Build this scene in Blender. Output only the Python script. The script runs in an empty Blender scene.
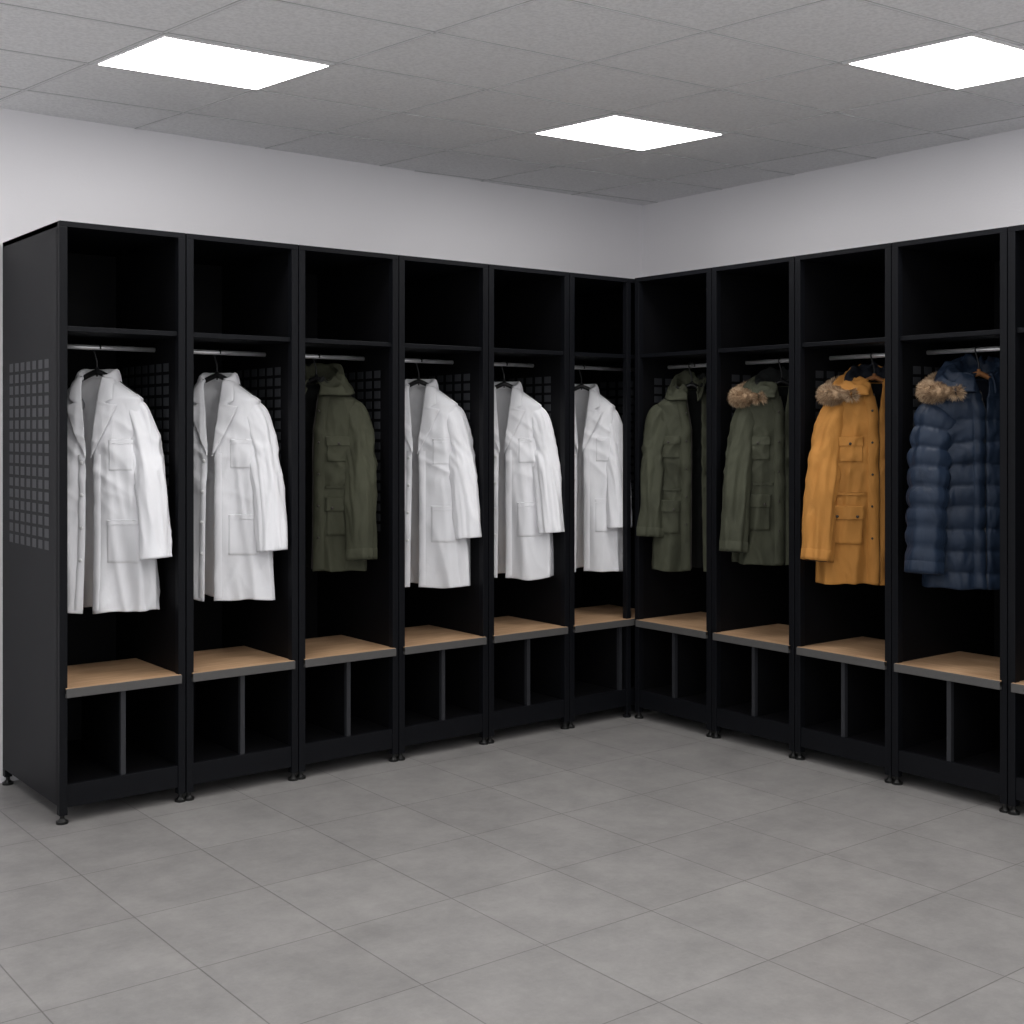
import bpy, math, random, bmesh
from mathutils import Vector, noise, Matrix
sin, cos, pi = math.sin, math.cos, math.pi
scene = bpy.context.scene
scene.view_settings.view_transform = 'Standard'
CAMH = 1.365

# ------------------------------------------------------------------ materials
def new_mat(name):
    m = bpy.data.materials.new(name); m.use_nodes = True
    nt = m.node_tree
    return m, nt, nt.nodes['Principled BSDF']

def fabric(name, col, rough=0.85, var=0.12, wr_scale=9, wr=0.35, weave=0.15, spec=0.2, crease=0.35):
    m, nt, b = new_mat(name)
    tc = nt.nodes.new('ShaderNodeTexCoord')
    mp = nt.nodes.new('ShaderNodeMapping'); mp.inputs['Scale'].default_value = (1, 1, 0.4)
    n1 = nt.nodes.new('ShaderNodeTexNoise'); n1.inputs['Scale'].default_value = wr_scale
    n1.inputs['Detail'].default_value = 4; n1.inputs['Distortion'].default_value = 0.6
    n2 = nt.nodes.new('ShaderNodeTexNoise'); n2.inputs['Scale'].default_value = 400
    n3 = nt.nodes.new('ShaderNodeTexNoise'); n3.noise_type = 'RIDGED_MULTIFRACTAL'; n3.inputs['Scale'].default_value = 4.5
    n3.inputs['Detail'].default_value = 1.5; n3.inputs['Distortion'].default_value = 0.9
    nt.links.new(tc.outputs['Object'], mp.inputs['Vector'])
    nt.links.new(mp.outputs['Vector'], n1.inputs['Vector'])
    nt.links.new(mp.outputs['Vector'], n3.inputs['Vector'])
    nt.links.new(tc.outputs['Object'], n2.inputs['Vector'])
    r = nt.nodes.new('ShaderNodeValToRGB')
    r.color_ramp.elements[0].position = 0.3; r.color_ramp.elements[1].position = 0.7
    r.color_ramp.elements[0].color = tuple(c*(1-var) for c in col)+(1,)
    r.color_ramp.elements[1].color = tuple(min(1, c*(1+var)) for c in col)+(1,)
    nt.links.new(n1.outputs['Fac'], r.inputs['Fac'])
    nt.links.new(r.outputs['Color'], b.inputs['Base Color'])
    b.inputs['Roughness'].default_value = rough
    b.inputs['Specular IOR Level'].default_value = spec
    bp = nt.nodes.new('ShaderNodeBump'); bp.inputs['Strength'].default_value = wr; bp.inputs['Distance'].default_value = 0.02
    bp3 = nt.nodes.new('ShaderNodeBump'); bp3.inputs['Strength'].default_value = crease; bp3.inputs['Distance'].default_value = 0.008
    bp2 = nt.nodes.new('ShaderNodeBump'); bp2.inputs['Strength'].default_value = weave; bp2.inputs['Distance'].default_value = 0.001
    nt.links.new(n1.outputs['Fac'], bp.inputs['Height'])
    nt.links.new(n3.outputs['Fac'], bp3.inputs['Height'])
    nt.links.new(n2.outputs['Fac'], bp2.inputs['Height'])
    nt.links.new(bp.outputs['Normal'], bp3.inputs['Normal'])
    nt.links.new(bp3.outputs['Normal'], bp2.inputs['Normal'])
    nt.links.new(bp2.outputs['Normal'], b.inputs['Normal'])
    return m

def plain(name, col, rough=0.5, metal=0.0, nscale=60, var=0.08, bump=0.02, spec=0.4):
    m, nt, b = new_mat(name)
    tc = nt.nodes.new('ShaderNodeTexCoord')
    n1 = nt.nodes.new('ShaderNodeTexNoise'); n1.inputs['Scale'].default_value = nscale
    nt.links.new(tc.outputs['Object'], n1.inputs['Vector'])
    r = nt.nodes.new('ShaderNodeValToRGB')
    r.color_ramp.elements[0].color = tuple(c*(1-var) for c in col)+(1,)
    r.color_ramp.elements[1].color = tuple(min(1, c*(1+var)) for c in col)+(1,)
    nt.links.new(n1.outputs['Fac'], r.inputs['Fac'])
    nt.links.new(r.outputs['Color'], b.inputs['Base Color'])
    b.inputs['Roughness'].default_value = rough; b.inputs['Metallic'].default_value = metal
    b.inputs['Specular IOR Level'].default_value = spec
    bp = nt.nodes.new('ShaderNodeBump'); bp.inputs['Strength'].default_value = bump; bp.inputs['Distance'].default_value = 0.005
    nt.links.new(n1.outputs['Fac'], bp.inputs['Height']); nt.links.new(bp.outputs['Normal'], b.inputs['Normal'])
    return m

M_STEEL = plain('black_powder_coat', (0.0045, 0.0049, 0.0066), 0.48, 0.0, 300, 0.1, 0.05, 0.13)
M_INNER = plain('black_inner_panel', (0.004, 0.004, 0.005), 0.6, 0.0, 300, 0.1, 0.03, 0.12)
M_EDGE = plain('grey_edge_band', (0.085, 0.082, 0.08), 0.5)
M_DIV = plain('divider_edge_steel', (0.022, 0.023, 0.027), 0.45)
M_VENT = plain('vent_mesh_grey', (0.036, 0.038, 0.043), 0.5, 0.0)
M_ROD = plain('brushed_rod', (0.75, 0.75, 0.76), 0.3, 0.6)
M_RUBBER = plain('black_rubber', (0.004, 0.004, 0.004), 0.35)
M_HANG = plain('black_hanger_plastic', (0.006, 0.006, 0.007), 0.35)
M_HWOOD = plain('wood_hanger', (0.30, 0.13, 0.05), 0.45, 0, 20, 0.25)
M_BUTTON = plain('button_white', (0.7, 0.7, 0.7), 0.4)
M_SNAP = plain('button_dark', (0.05, 0.045, 0.04), 0.35, 0.5)
M_ZIP = plain('zipper_metal', (0.05, 0.045, 0.04), 0.35, 0.6)

def wood_mat():
    m, nt, b = new_mat('oak_laminate')
    tc = nt.nodes.new('ShaderNodeTexCoord')
    mp = nt.nodes.new('ShaderNodeMapping'); mp.inputs['Scale'].default_value = (3, 40, 10)
    n = nt.nodes.new('ShaderNodeTexNoise'); n.inputs['Scale'].default_value = 2.2; n.inputs['Detail'].default_value = 8
    r = nt.nodes.new('ShaderNodeValToRGB')
    r.color_ramp.elements[0].position = 0.3; r.color_ramp.elements[1].position = 0.72
    r.color_ramp.elements[0].color = (0.40, 0.235, 0.125, 1); r.color_ramp.elements[1].color = (0.60, 0.39, 0.235, 1)
    nt.links.new(tc.outputs['Object'], mp.inputs['Vector']); nt.links.new(mp.outputs['Vector'], n.inputs['Vector'])
    nt.links.new(n.outputs['Fac'], r.inputs['Fac']); nt.links.new(r.outputs['Color'], b.inputs['Base Color'])
    b.inputs['Roughness'].default_value = 0.5
    return m
M_WOOD = wood_mat()

def wall_mat():
    m, nt, b = new_mat('painted_plaster')
    tc = nt.nodes.new('ShaderNodeTexCoord')
    n = nt.nodes.new('ShaderNodeTexNoise'); n.inputs['Scale'].default_value = 1.5; n.inputs['Detail'].default_value = 4
    n2 = nt.nodes.new('ShaderNodeTexNoise'); n2.inputs['Scale'].default_value = 90; n2.inputs['Detail'].default_value = 4
    r = nt.nodes.new('ShaderNodeValToRGB')
    r.color_ramp.elements[0].color = (0.79, 0.775, 0.80, 1); r.color_ramp.elements[1].color = (0.84, 0.825, 0.85, 1)
    nt.links.new(tc.outputs['Object'], n.inputs['Vector']); nt.links.new(tc.outputs['Object'], n2.inputs['Vector'])
    nt.links.new(n.outputs['Fac'], r.inputs['Fac']); nt.links.new(r.outputs['Color'], b.inputs['Base Color'])
    bp = nt.nodes.new('ShaderNodeBump'); bp.inputs['Strength'].default_value = 0.25; bp.inputs['Distance'].default_value = 0.003
    nt.links.new(n2.outputs['Fac'], bp.inputs['Height']); nt.links.new(bp.outputs['Normal'], b.inputs['Normal'])
    b.inputs['Roughness'].default_value = 0.9
    return m
M_WALL = wall_mat()

def ceil_mat():
    m, nt, b = new_mat('mineral_fibre_tile')
    tc = nt.nodes.new('ShaderNodeTexCoord')
    n = nt.nodes.new('ShaderNodeTexNoise'); n.inputs['Scale'].default_value = 70; n.inputs['Detail'].default_value = 6; n.inputs['Roughness'].default_value = 0.7
    r = nt.nodes.new('ShaderNodeValToRGB')
    r.color_ramp.elements[0].position = 0.35; r.color_ramp.elements[1].position = 0.6
    r.color_ramp.elements[0].color = (0.74, 0.74, 0.75, 1); r.color_ramp.elements[1].color = (0.88, 0.88, 0.89, 1)
    nt.links.new(tc.outputs['Object'], n.inputs['Vector'])
    nt.links.new(n.outputs['Fac'], r.inputs['Fac']); nt.links.new(r.outputs['Color'], b.inputs['Base Color'])
    bp = nt.nodes.new('ShaderNodeBump'); bp.inputs['Strength'].default_value = 0.4; bp.inputs['Distance'].default_value = 0.004
    nt.links.new(n.outputs['Fac'], bp.inputs['Height']); nt.links.new(bp.outputs['Normal'], b.inputs['Normal'])
    b.inputs['Roughness'].default_value = 0.95
    return m
M_CEIL = ceil_mat()
M_TBAR = plain('ceiling_t_bar', (0.72, 0.72, 0.73), 0.6)
M_TGAP = plain('ceiling_shadow_gap', (0.42, 0.42, 0.42), 0.8)

def floor_mat():
    m, nt, b = new_mat('grey_stone_tile')
    tc = nt.nodes.new('ShaderNodeTexCoord')
    mp = nt.nodes.new('ShaderNodeMapping')
    mp.inputs['Location'].default_value = (-2.145+0.393*20, -2.604+0.43*20, 0)
    br = nt.nodes.new('ShaderNodeTexBrick'); br.offset = 0; br.squash = 1
    br.inputs['Scale'].default_value = 1; br.inputs['Brick Width'].default_value = 0.393
    br.inputs['Row Height'].default_value = 0.43; br.inputs['Mortar Size'].default_value = 0.0023
    br.inputs['Mortar Smooth'].default_value = 0.4
    br.inputs['Color1'].default_value = (0.247, 0.239, 0.235, 1); br.inputs['Color2'].default_value = (0.270, 0.262, 0.257, 1)
    br.inputs['Mortar'].default_value = (0.145, 0.139, 0.135, 1)
    nt.links.new(tc.outputs['Object'], mp.inputs['Vector']); nt.links.new(mp.outputs['Vector'], br.inputs['Vector'])
    n = nt.nodes.new('ShaderNodeTexNoise'); n.inputs['Scale'].default_value = 4; n.inputs['Detail'].default_value = 14; n.inputs['Roughness'].default_value = 0.80
    nt.links.new(tc.outputs['Object'], n.inputs['Vector'])
    r = nt.nodes.new('ShaderNodeValToRGB')
    r.color_ramp.elements[0].position = 0.3; r.color_ramp.elements[1].position = 0.7
    r.color_ramp.elements[0].color = (0.74, 0.74, 0.74, 1); r.color_ramp.elements[1].color = (1.24, 1.23, 1.22, 1)
    nt.links.new(n.outputs['Fac'], r.inputs['Fac'])
    mx = nt.nodes.new('ShaderNodeMix'); mx.data_type = 'RGBA'; mx.blend_type = 'MULTIPLY'; mx.inputs['Factor'].default_value = 1
    nt.links.new(br.outputs['Color'], mx.inputs['A']); nt.links.new(r.outputs['Color'], mx.inputs['B'])
    nt.links.new(mx.outputs['Result'], b.inputs['Base Color'])
    b.inputs['Roughness'].default_value = 0.40
    n3 = nt.nodes.new('ShaderNodeTexNoise'); n3.inputs['Scale'].default_value = 60; n3.inputs['Detail'].default_value = 5
    nt.links.new(tc.outputs['Object'], n3.inputs['Vector'])
    bp = nt.nodes.new('ShaderNodeBump'); bp.inputs['Strength'].default_value = 0.12; bp.inputs['Distance'].default_value = 0.003
    nt.links.new(n3.outputs['Fac'], bp.inputs['Height'])
    bp2 = nt.nodes.new('ShaderNodeBump'); bp2.invert = True; bp2.inputs['Strength'].default_value = 0.4; bp2.inputs['Distance'].default_value = 0.002
    nt.links.new(br.outputs['Fac'], bp2.inputs['Height']); nt.links.new(bp.outputs['Normal'], bp2.inputs['Normal'])
    nt.links.new(bp2.outputs['Normal'], b.inputs['Normal'])
    return m
M_FLOOR = floor_mat()

def emit_mat(s):
    m = bpy.data.materials.new('led_diffuser'); m.use_nodes = True; nt = m.node_tree
    nt.nodes.clear(); e = nt.nodes.new('ShaderNodeEmission'); o = nt.nodes.new('ShaderNodeOutputMaterial')
    e.inputs['Color'].default_value = (1, 0.985, 0.97, 1); e.inputs['Strength'].default_value = s
    nt.links.new(e.outputs[0], o.inputs[0]); return m
M_LED = emit_mat(15)

# ------------------------------------------------------------------ mesh helpers
def empty(name, loc=(0, 0, 0), rz=0):
    o = bpy.data.objects.new(name, None); scene.collection.objects.link(o)
    o.location = loc; o.rotation_euler = (0, 0, rz); o.empty_display_size = 0.1
    return o

class MB:
    def __init__(s): s.v = []; s.f = []; s.m = []
    def box(s, x0, y0, z0, x1, y1, z1, mi=0):
        b = len(s.v)
        s.v += [(x0,y0,z0),(x1,y0,z0),(x1,y1,z0),(x0,y1,z0),(x0,y0,z1),(x1,y0,z1),(x1,y1,z1),(x0,y1,z1)]
        for f in [(0,3,2,1),(4,5,6,7),(0,1,5,4),(1,2,6,5),(2,3,7,6),(3,0,4,7)]:
            s.f.append(tuple(b+i for i in f)); s.m.append(mi)
    def cyl(s, c, r, z0, z1, n=20, mi=0, r1=None):
        r1 = r if r1 is None else r1
        b = len(s.v)
        for i in range(n):
            a = 2*pi*i/n
            s.v.append((c[0]+r*cos(a), c[1]+r*sin(a), z0)); s.v.append((c[0]+r1*cos(a), c[1]+r1*sin(a), z1))
        for i in range(n):
            j = (i+1) % n; s.f.append((b+2*i, b+2*j, b+2*j+1, b+2*i+1)); s.m.append(mi)
        s.f.append(tuple(b+2*i for i in reversed(range(n)))); s.m.append(mi)
        s.f.append(tuple(b+2*i+1 for i in range(n))); s.m.append(mi)
    def tube(s, pts, r, n=10, mi=0, caps=True):
        pts = [Vector(p) for p in pts]; m = len(pts); b = len(s.v)
        rs = r if isinstance(r, (list, tuple)) else [r]*m
        t0 = (pts[1]-pts[0]).normalized()
        ref = Vector((0, 0, 1)) if abs(t0.z) < 0.9 else Vector((1, 0, 0))
        N = t0.cross(ref).normalized()
        for i in range(m):
            t = (pts[min(i+1, m-1)]-pts[max(i-1, 0)]).normalized()
            N = (N - t*N.dot(t)).normalized(); B = t.cross(N)
            for k in range(n):
                a = 2*pi*k/n; p = pts[i]+(N*cos(a)+B*sin(a))*rs[i]; s.v.append(tuple(p))
        for i in range(m-1):
            for k in range(n):
                l = (k+1) % n
                s.f.append((b+i*n+k, b+i*n+l, b+(i+1)*n+l, b+(i+1)*n+k)); s.m.append(mi)
        if caps:
            s.f.append(tuple(b+k for k in reversed(range(n)))); s.m.append(mi)
            s.f.append(tuple(b+(m-1)*n+k for k in range(n))); s.m.append(mi)
    def obj(s, name, mats, parent=None, smooth=False, bevel=0, mirror=False):
        v = s.v; f = s.f
        if mirror:
            v = [(-p[0], p[1], p[2]) for p in v]; f = [tuple(reversed(q)) for q in f]
        me = bpy.data.meshes.new(name); me.from_pydata(v, [], f)
        for mt in mats: me.materials.append(mt)
        for p, mi in zip(me.polygons, s.m): p.material_index = mi; p.use_smooth = smooth
        me.update()
        o = bpy.data.objects.new(name, me); scene.collection.objects.link(o)
        if parent: o.parent = parent
        if bevel:
            bv = o.modifiers.new('bevel', 'BEVEL'); bv.width = bevel; bv.segments = 2; bv.limit_method = 'ANGLE'
        return o

# ------------------------------------------------------------------ room (walls behind / left of the viewer left out to let added world light in)
XR, YB, XL, YF, HC = 4.91, 5.11, -1.8, -1.6, CAMH+1.26
def slab(name, b, mat):
    m = MB(); m.box(*b); return m.obj(name, [mat])
slab('floor', (XL, YF, -0.1, XR, YB, 0), M_FLOOR)
slab('ceiling', (XL, YF, HC, XR, YB, HC+0.1), M_CEIL)
slab('wall_back', (XL-0.1, YB, -0.1, XR+0.1, YB+0.1, HC+0.1), M_WALL)
slab('wall_right', (XR, YF-0.1, -0.1, XR+0.1, YB, HC+0.1), M_WALL)

G0 = Vector((3.338, 4.165)); E1 = Vector((0.603, -0.047)); E2 = Vector((0.068, -0.480))
def clip(p, q):
    t0, t1 = 0.0, 1.0; d = q-p
    for ax, lo, hi in ((0, XL, XR), (1, YF, YB)):
        if abs(d[ax]) < 1e-9: continue
        a = (lo-p[ax])/d[ax]; c = (hi-p[ax])/d[ax]
        if a > c: a, c = c, a
        t0 = max(t0, a); t1 = min(t1, c)
    if t0 >= t1: return None
    return p+d*t0, p+d*t1
g = MB()
def bar(p, q, w, z0, z1, mi):
    c = clip(p, q)
    if not c: return
    a, b_ = c; d = (b_-a).normalized(); n = Vector((-d.y, d.x))*w/2
    base = len(g.v)
    pts = [a-n, b_-n, b_+n, a+n]
    g.v.extend([(v.x, v.y, z0) for v in pts]); g.v.extend([(v.x, v.y, z1) for v in pts])
    for f in [(0,3,2,1),(4,5,6,7),(0,1,5,4),(1,2,6,5),(2,3,7,6),(3,0,4,7)]:
        g.f.append(tuple(base+i for i in f)); g.m.append(mi)
for i in range(-16, 16):
    for (w, z0, mi) in ((0.015, HC-0.0015, 1), (0.008, HC-0.003, 0)):
        bar(G0+E1*i-E2*20, G0+E1*i+E2*20, w, z0, HC, mi)
        bar(G0+E2*i-E1*20, G0+E2*i+E1*20, w, z0, HC, mi)
g.obj('ceiling_grid', [M_TBAR, M_TGAP])
for j in range(0, 4):
    for i in (-2, -1, 0):
        o = G0+E1*(3*i)+E2*(3*j)
        m = MB()
        def quad(k, k2, z0, z1, mi):
            c = [o+E1*k+E2*k2, o+E1*(1-k)+E2*k2, o+E1*(1-k)+E2*(1-k2), o+E1*k+E2*(1-k2)]
            b = len(m.v)
            m.v += [(p.x, p.y, z0) for p in c]+[(p.x, p.y, z1) for p in c]
            for f in [(0,1,2,3),(7,6,5,4),(4,5,1,0),(5,6,2,1),(6,7,3,2),(7,4,0,3)]:
                m.f.append(tuple(b+q for q in f)); m.m.append(mi)
        quad(0.012, 0.02, HC-0.006, HC, 0)
        quad(0.03, 0.06, HC-0.0075, HC-0.005, 1)
        m.obj('ceiling_light', [M_TBAR, M_LED])

# ------------------------------------------------------------------ lockers
H = 2.1
def locker(origin, rz, W, D, post_extra=None, rod_d=0.245):
    e = empty('open_locker', origin, rz)
    t = 0.016; P = 0.028
    g2 = 0.002
    x0, x1 = g2, W-g2
    m = MB()
    m.box(x0, 0.02, 0.06, x0+t, D, H, 0); m.box(x1-t, 0.02, 0.06, x1, D, H, 0)
    m.box(x0, 0, H-0.02, x1, D, H, 0)
    m.box(x0, 0, 0.055, x0+P, 0.03, H-0.02, 0); m.box(x1-P, 0, 0.055, x1, 0.03, H-0.02, 0)
    m.box(x0, D-0.03, 0.03, x0+P, D, 0.06, 0); m.box(x1-P, D-0.03, 0.03, x1, D, 0.06, 0)
    m.box(x0, 0.0, 0.03, x0+P, 0.03, 0.056, 0); m.box(x1-P, 0.0, 0.03, x1, 0.03, 0.056, 0)
    m.box(x0+P, 0.004, 0.055, x1-P, 0.022, 0.135, 0)
    m.obj('frame', [M_STEEL], e, bevel=0.0015)
    m = MB()
    m.box(x0+t, D-0.014, 0.1, x1-t, D-0.001, H-0.02, 0)
    m.box(x0+t+0.0005, 0.03, 0.13, x0+t+0.003, D-0.014, H-0.021, 0)
    m.box(x1-t-0.003, 0.03, 0.13, x1-t-0.0005, D-0.014, H-0.021, 0)
    m.box(x0+t, 0.022, 0.118, x1-t, D-0.014, 0.132, 0)
    m.obj('inner_panels', [M_INNER], e)
    m = MB(); m.box(x0+t+0.003, 0.012, 1.718, x1-t-0.003, D-0.014, 1.736, 0)
    m.obj('hat_shelf', [M_STEEL], e, bevel=0.0015)
    BD = 0.43
    m = MB(); m.box(x0+0.02, -0.012, 0.452, x1-0.02, BD, 0.472, 0)
    m.box(x0+0.02, -0.015, 0.440, x1-0.02, 0.02, 0.4715, 1)
    m.obj('bench_seat', [M_WOOD, M_EDGE], e, bevel=0.0015)
    m = MB(); cx = W/2
    m.box(cx-0.009, 0.012, 0.132, cx+0.009, 0.03, 0.437, 1); m.box(cx-0.004, 0.03, 0.132, cx+0.004, BD, 0.45, 0)
    m.box(x0+t+0.003, BD, 0.40, x1-t-0.003, BD+0.012, 0.470, 0)
    m.obj('shoe_divider', [M_INNER, M_DIV], e)
    m = MB()
    m.tube([(x0+t+0.003, rod_d, 1.68), (x1-t-0.003, rod_d, 1.68)], 0.0095, 14)
    m.obj('hanging_rod', [M_ROD], e, smooth=True)
    m = MB()
    ncol, nrow = 7, 16
    d0, d1 = 0.10, D-0.08; zz0, zz1 = 0.94, 1.63
    for c in range(ncol):
        for r in range(nrow):
            a = d0+(d1-d0)*(c+0.16)/ncol; b = d0+(d1-d0)*(c+0.84)/ncol
            z = zz0+(zz1-zz0)*(r+0.14)/nrow; zt = zz0+(zz1-zz0)*(r+0.86)/nrow
            m.box(x0-0.0008, a, z, x0+0.001, b, zt); m.box(x0+t+0.002, a, z, x0+t+0.0042, b, zt)
            m.box(x1-t-0.0042, a, z, x1-t-0.002, b, zt); m.box(x1-0.001, a, z, x1+0.0008, b, zt)
    m.obj('vent_slots', [M_VENT], e)
    m = MB()
    for fx in (x0+P/2, x1-P/2):
        for fy in (0.015, D-0.02):
            m.cyl((fx, fy), 0.021, 0, 0.009); m.cyl((fx, fy), 0.017, 0.009, 0.018, r1=0.009); m.cyl((fx, fy), 0.008, 0.018, 0.035)
    m.obj('levelling_feet', [M_RUBBER], e, smooth=False)
    if post_extra:
        m = MB(); a, b = post_extra
        m.box(a, 0, 0.03, b, 0.03, H-0.02); m.cyl(((a+b)/2, 0.015), 0.02, 0, 0.012); m.cyl(((a+b)/2, 0.015), 0.008, 0.012, 0.035)
        m.obj('corner_post', [M_STEEL], e, bevel=0.0015)
    return e
YL = 4.435; XRR = 4.19
lx = [1.470+0.4665*i for i in range(6)]
for i in range(5):
    locker((lx[i], YL, 0), 0, 0.4665, 0.66)
locker((lx[5], YL, 0), 0, 0.66, 0.66, post_extra=(4.162-lx[5], 4.188-lx[5]))
ry = [4.413, 3.917, 3.447, 2.972, 2.484, 2.0]
for i in range(5):
    locker((XRR, ry[i], 0), -pi/2, ry[i]-ry[i+1], 0.70, rod_d=0.21)

# ------------------------------------------------------------------ garments
def ss(a, b, x):
    x = max(0, min(1, (x-a)/(b-a))); return x*x*(3-2*x)
def nz(x, y, z): return noise.noise(Vector((x, y, z)))
def ridge(v): return 1-min(1, abs(v)*2.4)

class Coat:
    def __init__(s, name, origin, rz, mirror, outer, lining, A=0.175, Hw=0.235, L=0.895, B=0.062, Bh=0.08,
                 gap=(0.045, 0.012, 0.02), gapfar=None, vz=0.28, seed=0, quilt=0, qa=0.0, fold=1.0, wr=1.0,
                 sl=0.67, splay=0.075, sr=(0.060, 0.058), far=0.82, fwd=0.07, zs=0.082, thick=0.003, flat=0.68, cuffs=True):
        s.__dict__.update(locals()); s.p = 0.72; s.ts = 0.10
        rnd = random.Random(seed); s.rnd = rnd
        s.folds = [(n, rnd.uniform(0, 6.28), am) for n, am in ((5, .018), (9, .014))]
        s.gapfar = gapfar or gap
        s.e = empty(name, origin, rz)
    def z_of(s, t):
        return -s.zs*t/s.ts if t < s.ts else -s.zs-(s.L-s.zs)*(t-s.ts)/(1-s.ts)
    def t_of(s, z):
        return s.ts*(-z/s.zs) if z > -s.zs else s.ts+(1-s.ts)*(-z-s.zs)/(s.L-s.zs)
    def ab(s, t):
        if t < s.ts:
            q = t/s.ts; return 0.062+(s.A-0.062)*q, 0.05+(s.B-0.05)*q**0.6
        r = (t-s.ts)/(1-s.ts)
        return s.A+(s.Hw-s.A)*ss(-0.2, 1.0, r)-0.008*sin(pi*min(1, r*2.5))-(s.Hw-s.A)*0.10*(1-r), s.B+(s.Bh-s.B)*r
    def g(s, t, near):
        G = s.gap if near else s.gapfar
        z = -s.z_of(t)
        if z < s.vz: k = z/s.vz; return G[0]+(G[1]-G[0])*k
        k = (z-s.vz)/(s.L-s.vz); return G[1]+(G[2]-G[1])*k
    def P(s, th, t, off=0.0):
        a, b = s.ab(t); z = s.z_of(t)
        si, co = sin(th), cos(th)
        sg = lambda v: math.copysign(abs(v)**s.p, v)
        x = a*sg(si); y = -b*sg(co)
        q = ss(0.12, 1.0, t)
        d = 0
        for n, ph, am in s.folds:
            d += am*s.fold*q*((1-abs(sin(n*th/2+ph+0.5*sin(2.6*t+ph))))-0.4)
        sd = s.seed*3.7
        fr = 1 if co > 0 else -1
        xs = x/(0.55+0.45*t)
        w = 0.026*nz(xs*10+sd, z*0.9, fr*3+sd)*(0.25+0.75*q)
        w += 0.018*(ridge(nz(xs*12+sd+z*1.2, z*1.5+4, fr*2+sd))-0.5)*(0.25+0.75*q)
        arm = math.exp(-((z+0.30)/0.17)**2)
        w += 0.010*arm*(ridge(nz((x*0.7+z)*12+sd, (z-x)*3, fr*4+sd))-0.4)
        w += 0.005*(ridge(nz((x-z*0.6)*14+sd, (z+x*0.6)*4, fr*3+5))-0.4)
        d += w*s.wr*ss(0, 0.18, t)
        zj = 0
        if s.quilt and t > s.ts*0.8:
            d += s.qa*(abs(sin(pi*(z+0.02*x+0.008*nz(x*12, z*8, sd))/s.quilt))**0.5-0.65)
            d += 0.005*nz(x*45+sd, z*16, fr*3)
        d += off
        x += d*si*0.55; y += -d*math.copysign(abs(co)**0.5, co)
        if t > 0.93: zj = 0.012*nz(x*9+sd, y*9, 1)*ss(0.93, 1, t)
        if x < 0: x *= s.far
        return (x, y, z+zj)
    def front(s, x, z, off=0.0):
        t = s.t_of(z); a, b = s.ab(t)
        k = min(0.995, abs(x)/a); th = math.asin(k**(1/s.p))
        return s.P(math.copysign(th, x), t, off)
    def thg(s, t, near):
        a, b = s.ab(t); return math.asin(min(0.97, s.g(t, near)/a)**(1/s.p))
    def finish(s, mb, name, mats, solid=0, recalc=False):
        o = mb.obj(name, mats, s.e, smooth=True, mirror=s.mirror)
        if recalc:
            bm = bmesh.new(); bm.from_mesh(o.data); bmesh.ops.recalc_face_normals(bm, faces=bm.faces); bm.to_mesh(o.data); bm.free()
        if solid:
            md = o.modifiers.new('solid', 'SOLIDIFY'); md.thickness = solid; md.offset = -1
            md.material_offset = 1 if len(mats) > 1 else 0; md.material_offset_rim = 0
        return o
    def body(s):
        m = MB(); NT, NU = 130, 170
        for i in range(NT+1):
            t = (i/NT)
            g0 = s.thg(t, True); g1 = s.thg(t, False)
            for j in range(NU+1):
                u = j/NU; th = g0+(2*pi-g1-g0)*u
                m.v.append(s.P(th, t))
        w = NU+1
        for i in range(NT):
            for j in range(NU):
                m.f.append((i*w+j, (i+1)*w+j, (i+1)*w+j+1, i*w+j+1)); m.m.append(0)
        s.finish(m, 'coat_body', [s.outer, s.lining], s.thick)
    def sleeve(s, side):
        near = side > 0
        fx = 1 if near else s.far
        A = s.A; zs = -s.zs; sp = s.splay if near else 0.01; fw = s.fwd if near else -0.01
        r0, r1 = s.sr
        cp = [Vector((A-0.095, 0, zs-0.012)), Vector((A-0.055, -0.002, zs-0.034)), Vector((A-0.022, -0.008, zs-0.085)),
              Vector((A-0.01+0.25*sp, -0.25*fw, zs-0.20)), Vector((A-0.012+0.62*sp, -0.65*fw, -s.sl*0.62)), Vector((A-0.015+sp, -fw, -s.sl))]
        def cr(k):
            n = len(cp)-1; f = k*n; i = min(n-1, int(f)); u = f-i
            p0 = cp[max(0, i-1)]; p1 = cp[i]; p2 = cp[i+1]; p3 = cp[min(n, i+2)]
            return 0.5*((2*p1)+(p2-p0)*u+(2*p0-5*p1+4*p2-p3)*u*u+(3*p1-p0-3*p2+p3)*u**3)
        Y = Vector((0, 1, 0))
        def dd(c, a, k):
            sd = s.seed*2.3+side*7
            d = 0.018*nz(cos(a)*1.6+sd, c.z*2.2+sd, sin(a)*1.6)*ss(0.1, 0.4, k)
            d += 0.011*(ridge(nz(cos(a)*1.8+c.z*3+sd, c.z*3.5-cos(a)*1.2, sin(a)*1.8+sd))-0.5)*ss(0.2, 0.45, k)
            el = math.exp(-((k-0.62)/0.16)**2)
            d += 0.008*el*(ridge(nz(c.z*14+cos(a)*1.5+sd, cos(a)*1.2, sin(a)*1.2+sd))-0.4)
            return d*s.wr
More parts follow.
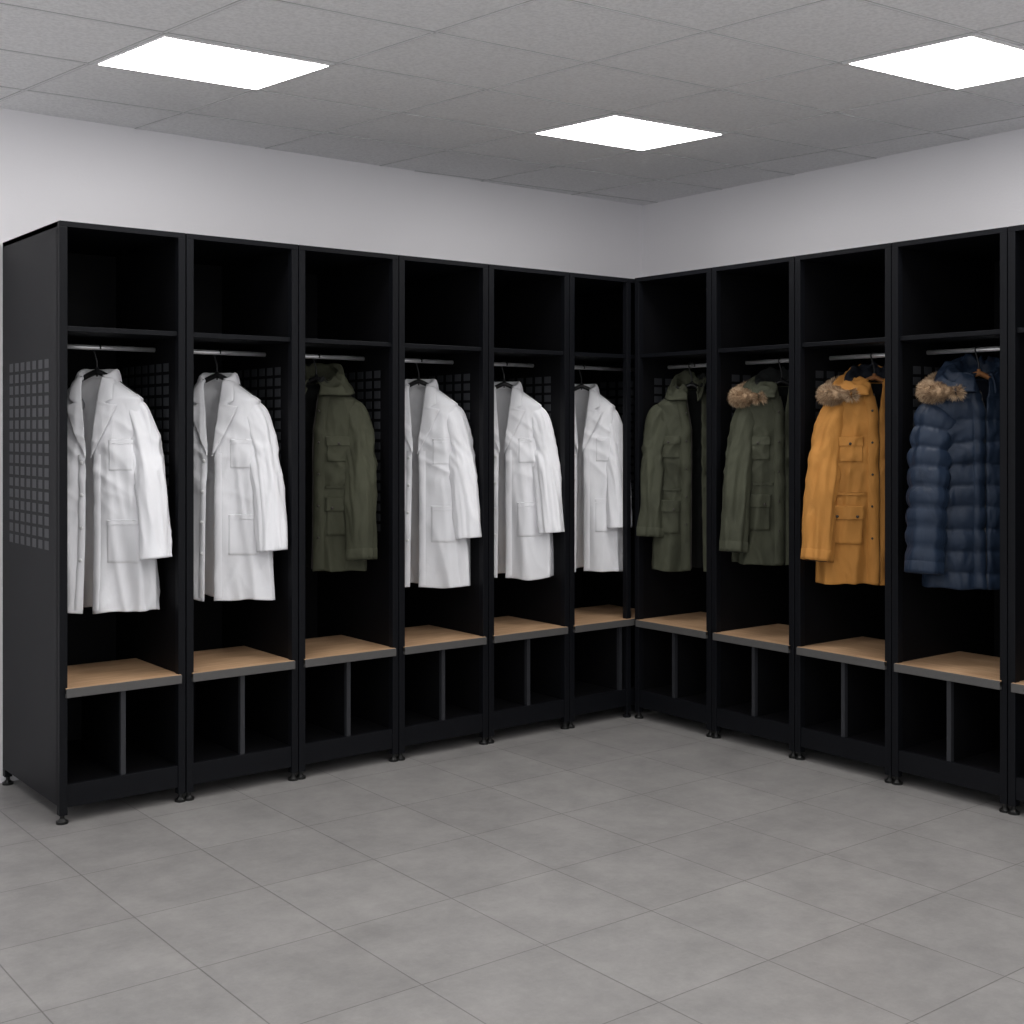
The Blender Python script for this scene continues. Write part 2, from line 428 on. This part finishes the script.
        def ring(k, extra=0, arc=0):
            c = cr(k); T = (cr(min(1, k+0.01))-cr(max(0, k-0.01))).normalized()
            S = T.cross(Y).normalized(); O = S.cross(T).normalized()
            rx = 0.030+(r0-0.030)*ss(0, 0.34, k); rx = rx+(r1-r0)*ss(0.3, 1, k)
            ry = 0.045+(r0*s.flat-0.045)*ss(0, 0.3, k)
            out = []
            for j in range(NU):
                a = 2*pi*j/NU
                d = dd(c, a, k)+extra
                if s.quilt: d += s.qa*(abs(sin(pi*arc/s.quilt/0.92))**0.5-0.6)*ss(0.0, 0.3, k)
                p = c+S*(rx+d)*cos(a)+O*(ry+d)*sin(a)
                out.append((p.x*side*fx, p.y, p.z))
            return out, c
        m = MB(); NT, NU = 110, 48; arc = 0; prev = None
        for i in range(NT+1):
            k = i/NT; c = cr(k)
            if prev is not None: arc += (c-prev).length
            prev = c
            m.v += ring(k, 0, arc)[0]
        for i in range(NT):
            for j in range(NU):
                l = (j+1) % NU
                m.f.append((i*NU+j, i*NU+l, (i+1)*NU+l, (i+1)*NU+j)); m.m.append(0)
        m.f.append(tuple(range(NU))); m.m.append(0)
        s.finish(m, 'sleeve_near' if near else 'sleeve_far', [s.outer, s.lining], s.thick, recalc=True)
        if not s.cuffs: return
        m = MB()
        for kk, ex in ((0.955, -0.001), (0.957, 0.0012), (0.985, 0.0012), (0.9995, 0.001)):
            m.v += ring(kk, ex, arc)[0]
        for i in range(3):
            for j in range(NU):
                l = (j+1) % NU; m.f.append((i*NU+j, i*NU+l, (i+1)*NU+l, (i+1)*NU+j)); m.m.append(0)
        s.finish(m, 'cuff', [s.outer], 0.002, recalc=True)
    def crisp(s, name, x0, x1, z0, z1, off=0.004, mat=None, slant=0):
        m = MB(); e = 0.0025
        xs = [x0, x0+math.copysign(e, x1-x0)]+[x0+(x1-x0)*k/12 for k in range(1, 12)]+[x1-math.copysign(e, x1-x0), x1]
        zs = [z0, z0-e]+[z0+(z1-z0)*k/12 for k in range(1, 12)]+[z1+e, z1]
        for i, z in enumerate(zs):
            for j, x in enumerate(xs):
                edge = i in (0, len(zs)-1) or j in (0, len(xs)-1)
                m.v.append(s.front(x, z+slant*(x-x0), -0.002 if edge else off))
        w = len(xs)
        for i in range(len(zs)-1):
            for j in range(w-1):
                m.f.append((i*w+j, (i+1)*w+j, (i+1)*w+j+1, i*w+j+1)); m.m.append(0)
        return s.finish(m, name, [mat or s.outer])
    def strip_vertical(s, name, near, w, z0, z1, off=0.004, mat=None, inset=0.0):
        m = MB(); n = 60; sgn = 1 if near else -1
        for i in range(n+1):
            z = z0+(z1-z0)*i/n; g0 = s.g(s.t_of(z), near)+inset
            for k, (dx, of) in enumerate(((0, -0.002), (0.002, off), (w*0.5, off), (w-0.002, off), (w, -0.002))):
                m.v.append(s.front(sgn*(g0+dx), z, of))
        for i in range(n):
            for k in range(4):
                q = (i*5+k, (i+1)*5+k, (i+1)*5+k+1, i*5+k+1)
                m.f.append(q if near else tuple(reversed(q))); m.m.append(0)
        s.finish(m, name, [mat or s.outer])
    def point_buttons(s, pts, mat, r=0.006, name='snap_buttons'):
        m = MB()
        for (x, z, off) in pts:
            p = Vector(s.front(x, z, off)); b = len(m.v); n = 12
            for (rr, yy) in ((r, 0.004), (r, -0.001), (r*0.7, -0.003)):
                for k in range(n): m.v.append((p.x+rr*cos(2*pi*k/n), p.y+yy, p.z+rr*sin(2*pi*k/n)))
            for q in range(2):
                for k in range(n):
                    l = (k+1) % n; m.f.append((b+q*n+k, b+q*n+l, b+(q+1)*n+l, b+(q+1)*n+k)); m.m.append(0)
            m.f.append(tuple(b+2*n+k for k in range(n))); m.m.append(0)
        s.finish(m, name, [mat], recalc=True)
    def collar(s, hgt=0.030, fall=0.040, out=0.026):
        m = MB(); n = 60
        prof = [(0.0, -0.006), (-0.002, hgt*0.5), (0.002, hgt*0.9), (0.008, hgt), (0.015, hgt*0.8), (out*0.8, hgt*0.2), (out, -fall*0.6), (out+0.004, -fall)]
        g0 = s.thg(0, True)*0.8; g1 = s.thg(0, False)*0.8
        for j in range(n+1):
            u = j/n; th = g0+(2*pi-g0-g1)*u
            p = Vector(s.P(th, 0.0)); d = Vector((sin(th), -cos(th), 0))
            endf = ss(0, 0.25, min(u, 1-u))
            for (o, z) in prof:
                m.v.append((p.x+d.x*o*1.1, p.y+d.y*o*0.9, p.z+z*(0.6+0.4*endf)-0.014*(1-endf)+0.002*nz(th*3, z*30, s.seed)))
        w = len(prof)
        for j in range(n):
            for k in range(w-1):
                m.f.append((j*w+k, j*w+k+1, (j+1)*w+k+1, (j+1)*w+k)); m.m.append(0)
        s.finish(m, 'collar', [s.outer], 0.003, recalc=False)
    def lapel(s, near):
        m = MB(); n = 60; K = 10; zb = -s.vz-0.02; sgn = 1 if near else -1
        for i in range(n+1):
            z = -0.004+(zb+0.004)*i/n; zz = -z
            g0 = s.g(s.t_of(z), near)
            if zz < 0.085: w = 0.038+0.22*zz
            elif zz < 0.10: w = 0.038+0.22*0.085-(zz-0.085)/0.015*0.028
            elif zz < 0.108: w = 0.0287+(zz-0.10)/0.008*0.046
            else: w = 0.074*(1-((zz-0.108)/(-zb-0.108)))**0.8
            for k in range(K+1):
                f = k/K; off = 0.004+0.015*sin(pi*min(1, f*0.55+0.1))**0.7*(1-0.4*zz/s.vz)
                m.v.append(s.front(sgn*(g0-0.006+w*f), z, off))
        for i in range(n):
            for k in range(K):
                q = (i*(K+1)+k, (i+1)*(K+1)+k, (i+1)*(K+1)+k+1, i*(K+1)+k+1)
                m.f.append(q if near else tuple(reversed(q))); m.m.append(0)
        s.finish(m, 'lapel', [s.outer], 0.003)
    def make_hood(s, fur=None, spread=0.17, h=0.06, furr=0.038, f0=0.07, f1=0.43, inner=True):
        n = 100; K = 22; m = MB(); rim = []
        for j in range(n+1):
            u = j/n; th = 0.30+(2*pi-0.6)*u
            p = Vector(s.P(th, 0.0)); d = Vector((sin(th), -cos(th), 0))
            near = ss(-0.3, 0.9, sin(th))
            ex = spread*(0.5+0.5*near)
            R = Vector((d.x*ex, -0.02+(-0.095 if d.y < 0 else 0.13)*abs(d.y), 0.014-0.066*near*abs(d.x)-0.085*max(0, -d.y)**2+0.010*sin(th*3)))
            rim.append(R)
            back = ss(-0.6, 0.6, d.y)
            for k in range(K+1):
                f = k/K
                q = p.lerp(R, f); q.z += h*sin(pi*(f*0.92+0.03))**0.7*(0.55+0.55*back)
                q.z += 0.026*nz(q.x*16+s.seed, q.y*16, f*3)*sin(pi*f)
                q.z += 0.020*(ridge(nz(th*2.0+s.seed, f*2.5, 3))-0.5)*sin(pi*f)
                q.x += 0.018*nz(q.y*16, f*4, s.seed)*sin(pi*f); q.y += 0.018*nz(q.x*16, f*4, s.seed+5)*sin(pi*f)
                m.v.append(tuple(q))
        w = K+1
        for j in range(n):
            th = 0.30+(2*pi-0.6)*(j+0.5)/n
            for k in range(K):
                m.f.append((j*w+k, j*w+k+1, (j+1)*w+k+1, (j+1)*w+k))
                m.m.append(1 if (inner and k < K*0.42 and -cos(th) > -0.35) else 0)
        s.finish(m, 'hood', [s.outer, s.lining], 0.006)
        if fur:
            path = [r+Vector((0, 0, 0.010)) for j, r in enumerate(rim) if f0 <= j/n <= f1]
            N = len(path)-1
            tap = lambda f: 0.5+0.5*ss(0, 0.2, min(f/N, 1-f/N))
            base = MB(); base.tube([tuple(p) for p in path], [furr*0.75*tap(i) for i in range(N+1)], 12)
            s.finish(base, 'fur_base', [fur[0]])
            m = MB(); rnd = s.rnd
            for q in range(11000):
                f = rnd.random()*(N-0.001); i = int(f); c = path[i].lerp(path[i+1], f-i)
                T = (path[i+1]-path[i]).normalized(); e = tap(f)
                v = Vector((rnd.gauss(0, 1), rnd.gauss(0, 1), rnd.gauss(0, 1))); v = (v-T*v.dot(T)).normalized()
                if rnd.random() < 0.12: v = (v-T*(1 if f < N/2 else -1)*1.2).normalized(); c = path[0 if f < N/2 else N]
                b0 = c+v*furr*0.6*e
                cl = Vector((nz(b0.x*60, b0.y*60, b0.z*60), nz(b0.x*60+9, b0.y*60, b0.z*60), nz(b0.x*60, b0.y*60+7, b0.z*60)))*1.3
                dr = (v+cl+Vector((rnd.gauss(0, .2), rnd.gauss(0, .2), rnd.gauss(0, .2)))).normalized()
                ln = rnd.uniform(0.012, 0.030)*e
                sd_ = dr.cross(T+Vector((0.1, 0.2, 0.3))).normalized()*0.0010
                m1 = b0+dr*ln*0.6; tp = b0+dr*ln+Vector((0, 0, -0.004))
                b = len(m.v); m.v += [tuple(b0-sd_), tuple(b0+sd_), tuple(m1+sd_*0.7), tuple(m1-sd_*0.7), tuple(tp)]
                mi = rnd.choice((0, 0, 1, 1, 2)); m.f += [(b, b+1, b+2, b+3), (b+3, b+2, b+4)]; m.m += [mi, mi]
            s.finish(m, 'fur_trim', list(fur))

def hanger(origin, rz, mat, w=0.15, rodz=0.108):
    e = empty('clothes_hanger', origin, rz)
    m = MB()
    hook = [(0, 0, 0.0), (0, 0, 0.03), (0, 0, 0.055), (-0.004, 0, 0.07)]
    for k in range(13):
        a = pi*1.12-k*pi*1.25/12
        hook.append((0.0140*cos(a), 0, rodz+0.0140*sin(a)))
    m.tube(hook, 0.0032, 8)
    m.obj('hook', [M_HANG], e, smooth=True)
    m = MB(); pts = []; rs = []
    for k in range(25):
        u = -1+2*k/24; pts.append((u*w, 0.0, 0.018-0.085*abs(u)**1.2)); rs.append(0.011-0.004*abs(u))
    m.tube(pts, rs, 10)
    m.cyl((0, 0), 0.011, 0.008, 0.034, r1=0.006)
    m.obj('shoulder_bar', [mat], e, smooth=True)
    return e

M_LAB = fabric('lab_cotton_white', (0.79, 0.79, 0.815), 0.8, 0.012, 9, 0.22, 0.15, 0.2, 0.25)
M_LABIN = fabric('lab_cotton_inside', (0.78, 0.78, 0.80), 0.9, 0.04, 8, 0.3)
M_OLIVE = fabric('olive_cotton', (0.050, 0.052, 0.034), 0.8, 0.2, 12, 0.5)
M_OLIVE2 = fabric('olive_parka_cotton', (0.052, 0.055, 0.037), 0.75, 0.2, 12, 0.5)
M_OLIVEL = fabric('olive_lining', (0.012, 0.013, 0.013), 0.9)
M_ORANGE = fabric('mustard_parka_cotton', (0.40, 0.18, 0.042), 0.75, 0.12, 12, 0.5)
M_ORANGEL = fabric('dark_lining', (0.012, 0.014, 0.020), 0.9)
M_NAVY = fabric('navy_nylon', (0.013, 0.022, 0.041), 0.45, 0.15, 14, 0.5)
M_NAVYL = fabric('navy_lining', (0.012, 0.016, 0.028), 0.7)
F1 = plain('fur_tan', (0.38, 0.26, 0.16), 0.9); F2 = plain('fur_light', (0.56, 0.42, 0.28), 0.9); F3 = plain('fur_brown', (0.20, 0.12, 0.07), 0.9)
FUR = (F1, F2, F3)

ZO = 1.572; PHL = math.radians(-42); PHR = math.radians(-(90-48))
RYL = YL+0.245; RXR = XRR+0.21
def lab(x, seed, **k):
    c = Coat('lab_coat', (x, RYL, ZO), PHL, False, M_LAB, M_LABIN, seed=seed, gap=(0.045, 0.010, 0.012), gapfar=(0.048, 0.024, 0.032), cuffs=False, fold=1.25, wr=0.8, **k)
    c.body(); c.sleeve(1); c.sleeve(-1); c.collar(); c.lapel(True); c.lapel(False)
    c.strip_vertical('placket', True, 0.03, -c.vz-0.01, -c.L+0.012, 0.002)
    c.strip_vertical('placket', False, 0.03, -c.vz-0.01, -c.L+0.012, 0.002)
    c.crisp('breast_pocket', 0.07, 0.155, -0.235, -0.35, 0.0028)
    c.crisp('pocket_hem', 0.0695, 0.1555, -0.234, -0.252, 0.0042)
    c.crisp('hip_pocket', 0.065, 0.185, -0.53, -0.69, 0.0028)
    c.crisp('pocket_hem', 0.0645, 0.1855, -0.529, -0.55, 0.0042)
    c.point_buttons([(-(c.g(c.t_of(z), False)+0.016), z, 0.003) for z in (-0.32, -0.44, -0.56, -0.68)], M_BUTTON, 0.007, 'buttons')
    hanger((x, RYL, ZO), PHL, M_HANG)
    return c
lab(1.692, 1, L=0.87, splay=0.09); lab(2.173, 2, L=0.865, splay=0.08)
lab(3.132, 4, L=0.885, splay=0.07); lab(3.610, 5, L=0.88, splay=0.065); lab(4.088, 6, L=0.88, A=0.165, Hw=0.215, splay=0.035)

def jacket(name, org, rz, mirror, outer, lining, pockets=True, hang=M_HANG, closed=False, **k):
    c = Coat(name, org, rz, mirror, outer, lining, **k)
    c.body(); c.sleeve(1); c.sleeve(-1)
    c.strip_vertical('placket', True, 0.045, -0.06, -c.L+0.008, 0.006, inset=-0.004 if closed else 0)
    c.strip_vertical('zipper', True, 0.006, -0.05, -c.L+0.01, 0.004, M_ZIP, inset=-0.006)
    if pockets:
        xa, xb = 0.062, 0.182
        zt = -c.L*0.62
        c.crisp('hip_pocket', xa, xb, zt, zt-0.15, 0.008)
        c.crisp('hip_flap', xa-0.004, xb+0.004, zt+0.008, zt-0.05, 0.014)
        c.crisp('chest_pocket', xa, xb-0.030, -0.23, -0.33, 0.006)
        c.crisp('chest_flap', xa-0.004, xb-0.026, -0.225, -0.265, 0.011)
        c.crisp('waist_channel', c.gap[1]+0.045, c.Hw*0.86, -c.L*0.545, -c.L*0.562, 0.005)
        c.point_buttons([(0.085, zt-0.036, 0.015), (0.16, zt-0.036, 0.015), (0.11, -0.255, 0.012)], M_SNAP)
        c.point_buttons([(c.gap[1]+0.022, -0.12-0.13*q, 0.007) for q in range(5) if 0.12+0.13*q < c.L-0.03], M_SNAP, 0.005)
    hanger(org, rz, hang)
    return c
PJ = dict(A=0.178, Hw=0.208, B=0.075, Bh=0.09, sl=0.73, splay=0.060, sr=(0.068, 0.056), fold=0.7, wr=1.1, thick=0.008, flat=0.78, fwd=0.095, zs=0.076)
PL3 = dict(PJ); PL3.update(A=0.175, Hw=0.205, splay=0.055)
c = jacket('parka', (2.618, RYL, ZO), PHL, False, M_OLIVE, M_OLIVEL, L=0.78, seed=11, gap=(0.035, 0.008, 0.008), gapfar=(0.06, 0.085, 0.10), vz=0.2, **PL3)
c.make_hood(None, spread=0.165, h=0.065, inner=False)
PJ1 = dict(PJ); PJ1.update(A=0.165, Hw=0.190, splay=0.045, fwd=0.06, sl=0.70, sr=(0.066, 0.055))
c = jacket('parka', (RXR-0.02, 4.220, ZO), PHR, True, M_OLIVE2, M_OLIVEL, L=0.86, seed=12, gap=(0.04, 0.008, 0.012), gapfar=(0.05, 0.05, 0.06), vz=0.2, **PJ1)
c.make_hood(None, spread=0.13, h=0.055, inner=False)
CL = dict(gap=(0.03, 0.003, 0.003), vz=0.13, closed=True)
c = jacket('parka', (RXR, 3.690, ZO), PHR, True, M_OLIVE2, M_OLIVEL, L=0.785, seed=13, **CL, **PJ)
c.make_hood(FUR, spread=0.195, h=0.055)
PO = dict(PJ); PO.update(Hw=0.230, splay=0.092, sr=(0.075, 0.064))
c = jacket('parka', (RXR, 3.203, ZO), PHR, True, M_ORANGE, M_ORANGEL, L=0.83, seed=14, hang=M_HWOOD, **CL, **PO)
c.make_hood(FUR, spread=0.195, h=0.055)
PN = dict(PJ); PN.update(B=0.08, Bh=0.09, Hw=0.205, splay=0.07, sr=(0.080, 0.066), quilt=0.082, qa=0.015, wr=0.5, fold=0.15, sl=0.74)
c = jacket('puffer_jacket', (RXR, 2.727, ZO), PHR, True, M_NAVY, M_NAVYL, pockets=False, L=0.80, seed=15, hang=M_HWOOD, **CL, **PN)
c.make_hood(FUR, spread=0.195, h=0.068, inner=False)

# ------------------------------------------------------------------ camera
cam = bpy.data.cameras.new('camera'); co = bpy.data.objects.new('camera', cam); scene.collection.objects.link(co)
co.location = (0, 0, CAMH); co.rotation_euler = (math.radians(90), 0, math.radians(-38))
cam.sensor_width = 36; cam.lens = 1268/1024*36; cam.shift_y = -80/1024; cam.clip_start = 0.05
scene.camera = co
w = bpy.data.worlds.new('world'); scene.world = w; w.use_nodes = True
w.node_tree.nodes['Background'].inputs[0].default_value = (0.97, 0.98, 1.0, 1); w.node_tree.nodes['Background'].inputs[1].default_value = 1.1
